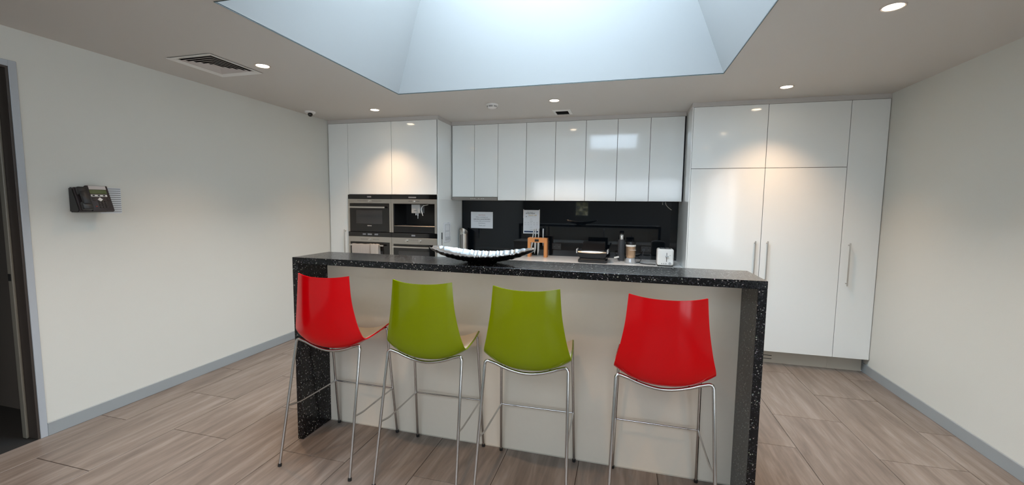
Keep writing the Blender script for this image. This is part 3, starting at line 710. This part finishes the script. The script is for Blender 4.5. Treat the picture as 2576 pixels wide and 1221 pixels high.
# personal blender
t = thing('blender', 'small blender with silver base, bronze cup and black lid', 'blender', (3.684, .35, ZW0)); c = (3.684, .35, ZW0)
obj('base', lathe(B(), [(0, 0), (.062, 0), (.0635, .006), (.061, .022), (.05, .043), (.046, .06), (0, .06)], c, 36), 'silver_plastic', t, True)
cup = obj('cup', lathe(B(), [(0, .0605), (.042, .0605), (.050, .074), (.0525, .10), (.0525, .19), (0, .19)], c, 36), 'tumbler_gold', t, True)
obj('collar', lathe(B(), [(0, .1905), (.055, .1905), (.056, .196), (.054, .210), (0, .210)], c, 36), 'white_plastic', t, True)
obj('lid', lathe(B(), [(0, .2105), (.053, .2105), (.0535, .225), (.048, .238), (.02, .243), (0, .243)], c, 36), 'black_plastic', t, True)
obj('lid_tab', box(B(), 3.70, 3.706, .33, .37, 1.152, 1.172, .002), 'black_plastic', t)
obj('logo', text_bm('nutribullet', .017, facing_front(3.705, .35-.0535, 1.064)), 'white_plastic', cup)
# toaster
t = thing('toaster', 'white two slice toaster with lever at the right end of the bench', 'toaster', (4.04, .25, ZW0))
TX, TW, TY, TD = 4.04, .083, .185, .17
bm = B(); box(bm, TX-TW, TX+TW, TY, TY+TD, ZW0+.010, 1.098, .020, 4); obj('body', bm, 'white_plastic', t, True)
obj('foot', box(B(), TX-TW+.008, TX+TW-.004, TY+.006, TY+TD-.006, ZW0, ZW0+.0098), 'rubber', t)
obj('top_plate', box(B(), TX-.055, TX+.055, TY+.018, TY+TD-.02, 1.0981, 1.1005), 'black_plastic', t)
for k in range(2): obj('bread_slot', box(B(), TX-.045+.05*k, TX-.008+.05*k, TY+.03, TY+TD-.035, 1.1006, 1.103, .001), 'knife_steel', t)
obj('lever_slot', box(B(), TX+.009, TX+.014, TY-.0008, TY-.0001, .962, 1.058), 'rubber', t)
obj('lever', box(B(), TX-.004, TX+.030, TY-.022, TY-.001, 1.014, 1.028, .004, 2), 'silver_plastic', t)
for k in range(3):
    x = TX-.036+.021*k; obj('button', cyl(B(), (x, TY-.0001, .942), (x, TY-.004, .942), .006, seg=14), 'grey_plastic', t, True)
obj('dial', cyl(B(), (TX+.045, TY-.0001, .944), (TX+.045, TY-.009, .944), .0145, seg=24), 'silver_plastic', t, True)
obj('indicator', cyl(B(), (TX+.045, TY-.0001, 1.03), (TX+.045, TY-.002, 1.03), .003, seg=10), 'rubber', t)
# power outlets
def outlet(x, label, plug):
    t = thing('power_outlet', label, 'power outlet', (x, YB, 1.03), 'outlets in the splashback')
    obj('plate', box(B(), x-.058, x+.058, YB-.009, YB-.0003, .993, 1.069, .002), 'black_plastic', t)
    for dx in (-.03, .03):
        bm = B()
        for a in (-.006, .006): box(bm, x+dx+a-.001, x+dx+a+.001, YB-.0096, YB-.0091, 1.022, 1.032)
        obj('socket', bm, 'grey_ink', t); obj('switch', box(B(), x+dx-.006, x+dx+.006, YB-.012, YB-.0091, 1.045, 1.056, .001), 'rubber', t)
outlet(2.779, 'black double outlet in the splashback right of the knife block', 0)
outlet(3.868, 'black double outlet in the splashback behind the grey plug', 1)
t = thing('blender_lead', 'dark plug and cord looping from the outlet down to the blender', 'cord', (3.84, .74, 1.03))
obj('plug', cyl(B(), (3.838, YB-.0125, 1.03), (3.838, YB-.045, 1.03), .020, .016, 18), 'flask_grey', t, True)
bm = B(); tube(bm, smoothpath([(3.838, YB-.046, 1.03), (3.835, .66, 1.0), (3.815, .58, .945), (3.79, .45, ZW0+.005), (3.745, .372, ZW0+.0055)], .05, 6), .004, 8); obj('cable', bm, 'flask_grey', t, True)
t = solo('toaster_lead', tube(B(), smoothpath([(3.766, .44, ZW0+.0049), (3.80, .33, ZW0+.0049), (3.87, .28, ZW0+.0049), (3.91, .30, ZW0+.0049), (3.945, .26, ZW0+.0049), (3.948, .3, ZW0+.0049)], .03, 6), .0045, 8), 'black_plastic',
         'black cord lying on the bench between blender and toaster', 'cord', (3.85, .3, ZW0), smooth=True)
t = thing('cable_adapter', 'small white adapter on a grey lead lying behind the grill', 'adapter', (3.53, .40, ZW0))
bm = B(); box(bm, -.028, .028, -.011, .011, -.008, .008, .003, 2); bmesh.ops.rotate(bm, verts=bm.verts, cent=(0, 0, 0), matrix=Matrix.Rotation(-.22, 3, 'Y')); bmesh.ops.translate(bm, verts=bm.verts, vec=(3.53, .40, .965)); obj('adapter_body', bm, 'white_plastic', t)
bm = B(); tube(bm, smoothpath([(3.505, .40, .957), (3.498, .395, .93), (3.512, .39, ZW0+.003), (3.55, .41, ZW0+.003), (3.58, .47, ZW0+.003), (3.50, .52, ZW0+.003)], .03, 5), .0022, 8); obj('lead', bm, 'grey_plastic', t, True)
bm = B(); tube(bm, smoothpath([(4.068, YB-.006, 1.6035), (4.072, YB-.008, 1.575), (4.10, YB-.008, 1.54), (4.139, YB-.004, 1.512)], .04, 5), .0035, 8); tube(bm, [(4.033, YB-.006, 1.6035), (4.036, YB-.006, 1.572)], .003, 8)
solo('loose_cable', bm, 'white_plastic', 'short white cable end dangling below the overhead cupboard at right', 'cable', (4.07, YB-.006, 1.604), smooth=True)

# ------------------------------------------------------------------ notices
t = thing('notice_sheet', 'white landscape notice about cooking stuck on the dark splashback', 'notice', (1.767, YB, 1.24))
y = YB-.0012
obj('paper', box(B(), 1.613, 1.920, y, YB-.0003, 1.238, 1.456), 'paper', t)
bm = text_bm('NOTICE', .026, facing_front(1.767, y-.0004, 1.412)); obj('heading', bm, 'pink_ink', t)
bm = text_bm('When cooking food', .021, facing_front(1.767, y-.0004, 1.385))
text_bm('To avoid office environmental', .019, facing_front(1.767, y-.0004, 1.332), bm); text_bm('disturbance.', .021, facing_front(1.767, y-.0004, 1.305), bm)
text_bm('Thank you!', .022, facing_front(1.767, y-.0004, 1.274), bm, shear=.25); obj('lettering', bm, 'grey_ink', t)
bm = B()
for dx in (-.0006, 0, .0006): text_bm('ensure fan is turned ON HIGH', .0185, facing_front(1.767+dx, y-.0004, 1.358), bm)
obj('lettering', bm, 'ink', t)
t = thing('hand_hygiene_poster', 'white portrait hand rub poster on the splashback behind the knife block', 'poster', (2.446, YB, 1.185))
px0, px1, pz0, pz1 = 2.336, 2.552, 1.185, 1.489
obj('paper', box(B(), px0, px1, y, YB-.0003, pz0, pz1), 'paper', t)
bm = B(); box(bm, px0-.002, px0+.008, y-.004, y-.0002, pz0+.2, pz1+.008, .001); box(bm, px1-.010, px1, y-.004, y-.0002, pz0+.1, pz1+.008, .001); obj('holder_edge', bm, 'white_plastic', t)
obj('footer_band', box(B(), px0+.012, px1-.004, y-.0006, y-.0001, pz0+.016, pz0+.034), 'navy_ink', t)
bm = text_bm('how to use', .017, facing_front(2.385, y-.0004, 1.462), align='LEFT'); text_bm('alcohol based', .022, facing_front(2.366, y-.0004, 1.447), bm, 'LEFT'); text_bm('alcohol based', .022, facing_front(2.367, y-.0004, 1.447), bm, 'LEFT')
box(bm, 2.370, 2.379, y-.0006, y-.0001, 1.399, 1.408); obj('lettering', bm, 'ink', t)
bm = text_bm('hand rub', .030, facing_front(2.402, y-.0004, 1.424), align='LEFT', shear=.2); obj('heading', bm, 'gold_ink', t)
bm = B(); box(bm, 2.395, 2.50, y-.0006, y-.0001, 1.402, 1.4035)
def hands(x, z, s=1):
    for a in (-1, 1):
        tube(bm, [(x+a*.010*s, y-.0006, z-.008*s), (x+a*.003*s, y-.0006, z+.002*s), (x+a*.009*s, y-.0006, z+.008*s)], .0009, 5)
hands(2.44, 1.372, 1.3)
for k in range(5): hands(2.362+.039*k, 1.325); box(bm, 2.352+.039*k, 2.374+.039*k, y-.0006, y-.0001, 1.300, 1.302)
hands(2.44, 1.266, 1.2); box(bm, 2.425, 2.462, y-.0006, y-.0001, 1.344, 1.347); box(bm, 2.425, 2.462, y-.0006, y-.0001, 1.238, 1.240)
obj('diagram', bm, 'grey_ink', t)
# planner sheet on the oven tower side, pen
t = thing('planner_sheet', 'clear planner sheet with outlined boxes stuck on side of oven tower', 'notice', (XS, .26, 1.08))
x = XS+.0003
obj('sheet', box(B(), x, x+.0012, .155, .372, 1.078, 1.325), 'paper', t)
bm = B()
def ln(y0, z0, y1, z1, r_=.0012): tube(bm, [(x+.0016, y0, z0), (x+.0016, y1, z1)], r_, 5)
for a in ((.20, .345, 1.20, 1.295),):
    pass
def rect(ya, yb, za, zb): ln(ya, za, yb, za); ln(yb, za, yb, zb); ln(yb, zb, ya, zb); ln(ya, zb, ya, za)
rect(.205, .345, 1.225, 1.300); rect(.205, .345, 1.145, 1.215); rect(.215, .34, 1.108, 1.134); ln(.215, 1.117, .34, 1.117); ln(.215, 1.126, .34, 1.126)
ln(.16, 1.083, .33, 1.083); ln(.33, 1.083, .366, 1.10); ln(.366, 1.10, .366, 1.145); ln(.27, 1.318, .33, 1.318, .0016)
obj('outline', bm, 'grey_ink', t)
bm = B(); cyl(bm, (XS+.006, .103, 1.13), (XS+.006, .103, 1.21), .0055, seg=10); cyl(bm, (XS+.006, .103, 1.05), (XS+.006, .103, 1.1299), .0028, seg=8)
solo('marker_pen', bm, 'rubber', 'black marker pen hanging on side of oven tower beside the planner sheet', 'pen', (XS+.006, .103, 1.05))

# ------------------------------------------------------------------ wall phone and extension list
t = thing('wall_phone', 'black desk phone mounted on the left wall near the doorway', 'phone', (0.001, -2.47, 1.455))
ya, yb = -2.580, -2.385
bm = prism(B(), [(.001, 1.458), (.075, 1.458), (.098, 1.470), (.04, 1.62), (.001, 1.628)], -2.575, -2.40); 
bm2 = B(); poly = [(.001, 1.458), (.075, 1.458), (.098, 1.470), (.04, 1.62), (.001, 1.628)]
bm.free()
def xz_prism(poly, y0, y1):
    bm = B(); A = [bm.verts.new((a, y0, c)) for a, c in poly]; C = [bm.verts.new((a, y1, c)) for a, c in poly]
    bm.faces.new(A); bm.faces.new(C[::-1]); k = len(poly)
    for i in range(k): bm.faces.new((A[i], C[i], C[(i+1) % k], A[(i+1) % k]))
    bmesh.ops.recalc_face_normals(bm, faces=bm.faces); return bm
bm2.free()
bm = xz_prism(poly, -2.572, -2.402); bmesh.ops.bevel(bm, geom=bm.edges[:], offset=.006, segments=2, affect='EDGES'); obj('base', bm, 'black_plastic', t, True)
# sloped face frame: origin at face bottom, u along the wall, v up the slope, n outwards
P0 = Vector((.112, 0, 1.468)); P1 = Vector((.046, 0, 1.643)); vv = (P1-P0).normalized(); nn = Vector((vv.z, 0, -vv.x)); SL = (P1-P0).length
def face_box(ya, yb, va, vb, na, nb, bev=0):
    bm = B(); box(bm, ya, yb, va, vb, na, nb, bev, 2)
    for v in bm.verts:
        q = v.co.copy(); v.co = P0+Vector((0, 1, 0))*q.x+vv*q.y+nn*q.z
    bmesh.ops.recalc_face_normals(bm, faces=bm.faces)
    return bm
obj('face_plate', face_box(-2.505, -2.378, .0, SL, -.022, 0, .005), 'phone_plastic', t, True)
obj('cradle', face_box(-2.568, -2.506, .0, SL-.012, -.026, -.006, .006), 'phone_plastic', t, True)
# handset
bm = B(); 
for (v0, v1, n0, n1) in ((.004, .062, -.004, .026), (.112, .168, -.004, .026)): 
    b2 = face_box(-2.566, -2.508, v0, v1, n0, n1, .009); me_ = bpy.data.meshes.new('x'); b2.to_mesh(me_); b2.free(); bm.from_mesh(me_)
b2 = face_box(-2.560, -2.514, .04, .135, .012, .032, .008); me_ = bpy.data.meshes.new('x'); b2.to_mesh(me_); b2.free(); bm.from_mesh(me_)
obj('handset', bm, 'handset_plastic', t, True)
obj('label_strip', face_box(-2.490, -2.392, SL-.030, SL-.004, .0002, .002), 'vent_white', t)
obj('display', face_box(-2.492, -2.394, SL-.062, SL-.033, .0002, .002), 'lcd', t)
ks = obj('soft_key_bar', face_box(-2.490, -2.398, SL-.082, SL-.068, .0002, .002), 'white_plastic', t)
for k in range(3): obj('key', face_box(-2.482+.030*k, -2.470+.030*k, SL-.079, SL-.071, .0021, .004), 'rubber', ks)
bm = B(); c = P0+Vector((0, -2.446, 0))+vv*(SL-.104); cyl(bm, c+nn*.0003, c+nn*.005, .0145, seg=4); obj('navigation_key', bm, 'white_plastic', t)
for r_ in range(4):
    for q in range(3): obj('key', face_box(-2.460+.018*q, -2.449+.018*q, .022+.014*r_, .031+.014*r_, .0003, .0035, .001), 'black_plastic', t)
for r_ in range(2):
    for yy in (-2.488, -2.404): obj('key', face_box(yy, yy+.015, SL-.100-.012*r_, SL-.094-.012*r_, .0003, .003, .001), 'black_plastic', t)
obj('key', face_box(-2.482, -2.474, .030, .036, .0003, .003), 'red_dot', t, label='small red key')
t = thing('extension_list', 'narrow striped paper list stuck on the wall right of the phone', 'notice', (0, -2.32, 1.45))
obj('paper', box(B(), .0003, .0012, -2.400, -2.268, 1.449, 1.632), 'row_blue', t)
for k in range(12):
    z = 1.457+.0150*k; obj('row', box(B(), .0013, .0020, -2.398, -2.270, z, z+.0045), 'grey_ink', t)

# ------------------------------------------------------------------ ceiling fittings
def downlight(loc, label):
    t = thing('downlight', label, 'downlight', loc, 'recessed downlights')
    z = loc[2]
    bm = B(); seg = 32
    prof = [(.055, -.0005), (.055, -.004), (.050, -.006), (.044, -.004), (.044, -.0005)]
    rings = [[bm.verts.new((loc[0]+r*math.cos(2*PI*k/seg), loc[1]+r*math.sin(2*PI*k/seg), z+h)) for k in range(seg)] for r, h in prof]
    for a, c in zip(rings, rings[1:]):
        for k in range(seg): bm.faces.new((a[k], a[(k+1) % seg], c[(k+1) % seg], c[k]))
    bmesh.ops.recalc_face_normals(bm, faces=bm.faces)
    obj('rim', bm, 'vent_white', t, True)
    obj('lamp', lathe(B(), [(0, -.0030), (.0435, -.0030), (.0435, -.0008), (0, -.0008)], loc, 32), 'lamp_glow', t, True)
    ld = bpy.data.lights.new('downlight_beam', 'SPOT'); ld.energy = DOWNLIGHT_W; ld.color = (1, .66, .40); ld.spot_size = math.radians(104); ld.spot_blend = 1.0; ld.shadow_soft_size = .04
    lo_ = bpy.data.objects.new('downlight_beam', ld); COL.objects.link(lo_); lo_.parent = t; lo_.location = (0, 0, -.012)
    return t
d0 = downlight((.931, -1.871, HC), 'lit downlight beside the large square air vent')
for x, y_, l in ((.931, -.400, 'lit downlight in front of the oven tower'), (2.905, -.385, 'lit downlight above the middle of the bench, near the exhaust vent'),
                 (4.888, -.419, 'lit downlight in front of the wide tall cupboard at right'), (4.884, -1.882, 'lit downlight at the top right corner of the photo'),
                 (.931, -3.34, 'added downlight out of view near the doorway'), (2.905, -3.34, 'added downlight out of view on the near side of the skylight'), (4.9, -3.34, 'lit downlight reflected in the tall cupboard doors')):  # near row lies out of view; its left and middle lamps are added
    dup(d0, (x, y_, HC), 0, l)
# four-way diffuser
t = thing('air_diffuser', 'large square white ceiling air vent with stepped louvres at left', 'air vent', ((DX0+DX1)/2, (DY0+DY1)/2, HC))
cx, cy = (DX0+DX1)/2, (DY0+DY1)/2; hx, hy = .200, .222
def sq_ring(x_in, y_in, z_in, x_out, y_out, z_out, th=.002):
    bm = B(); A = [(-1, -1), (1, -1), (1, 1), (-1, 1)]
    lay = [[bm.verts.new((cx+a*xx, cy+b_*yy, zz)) for a, b_ in A] for xx, yy, zz in ((x_in, y_in, z_in), (x_out, y_out, z_out), (x_out, y_out, z_out+th), (x_in, y_in, z_in+th))]
    for l in range(4):
        a, c = lay[l], lay[(l+1) % 4]
        for k in range(4): bm.faces.new((a[k], a[(k+1) % 4], c[(k+1) % 4], c[k]))
    bmesh.ops.recalc_face_normals(bm, faces=bm.faces); return bm
obj('frame', sq_ring(.153, .175, HC+.001, hx, hy, HC-.008, .003), 'white_plastic', t)
for k in range(4):
    xi = .130-.032*k; yi = .152-.032*k
    obj('louvre', sq_ring(xi-.008, yi-.008, HC+.001, xi+.012, yi+.012, HC-.005, .0012), 'vent_white', t)
bm = box(B(), cx-.018, cx+.018, cy-.040, cy+.040, HC-.006, HC-.003, .001); obj('centre_plate', bm, 'vent_white', t)
bm = B(); box(bm, DX0+.001, DX1-.001, DY0+.001, DY1-.001, HC+.05, HC+.055)
for a in ((DX0+.001, DX0+.004, DY0+.001, DY1-.001), (DX1-.004, DX1-.001, DY0+.001, DY1-.001), (DX0+.004, DX1-.004, DY0+.001, DY0+.004), (DX0+.004, DX1-.004, DY1-.004, DY1-.001)): box(bm, *a, HC+.0, HC+.05)
obj('duct', bm, 'vent_dark', t)
# small exhaust
t = thing('exhaust_vent', 'small rectangular ceiling vent with a dark opening above the bench', 'air vent', (2.91, .142, HC))
cx, cy = 2.91, .142; obj('frame', sq_ring(.068, .085, HC-.010, .097, .115, HC-.003, .003), 'white_plastic', t)
bm = B()
for k in range(6): box(bm, 2.843, 2.977, .068+.028*k, .070+.028*k, HC-.002, HC+.012)
obj('grille', bm, 'vent_dark', t)
bm = B(); box(bm, EX0+.001, EX1-.001, EY0+.001, EY1-.001, HC+.04, HC+.045)
for a in ((EX0+.001, EX0+.003, EY0+.001, EY1-.001), (EX1-.003, EX1-.001, EY0+.001, EY1-.001), (EX0+.003, EX1-.003, EY0+.001, EY0+.003), (EX0+.003, EX1-.003, EY1-.003, EY1-.001)): box(bm, *a, HC, HC+.04)
obj('duct', bm, 'vent_dark', t)
# smoke detector
c = (2.262, -.36, HC); t = thing('smoke_detector', 'round white smoke detector on the ceiling between two downlights', 'smoke detector', c)
obj('base', lathe(B(), [(0, -.0003), (.060, -.0003), (.060, -.010), (.056, -.012), (0, -.012)], c, 36), 'white_plastic', t, True)
obj('dome', lathe(B(), [(0, -.0122), (.050, -.0122), (.052, -.024), (.045, -.036), (.028, -.044), (0, -.046)], c, 36), 'white_plastic', t, True)
for k in range(6):
    bm = B()
    for j in range(5):
        a = 2*PI*(k+.12+.76*j/5)/6; a2 = 2*PI*(k+.12+.76*(j+1)/5)/6
        for zz in (-.020, -.029):
            bm.faces.new([bm.verts.new((c[0]+.0528*math.cos(q), c[1]+.0528*math.sin(q), HC+z_)) for q, z_ in ((a, zz), (a2, zz), (a2, zz-.004), (a, zz-.004))])
    obj('vent_slot', bm, 'vent_dark', t)
# security camera
c = (.152, -.47, HC); t = thing('security_camera', 'small white ceiling dome camera with black lens near the left wall', 'camera', c)
obj('base', lathe(B(), [(0, -.0003), (.058, -.0003), (.056, -.014), (.040, -.026), (0, -.028)], c, 32), 'white_plastic', t, True)
bm = B(); bmesh.ops.create_uvsphere(bm, u_segments=24, v_segments=14, radius=.026, matrix=Matrix.Translation((c[0]+.018, c[1]-.02, HC-.036))); obj('lens_ball', bm, 'black_glass', t, True)
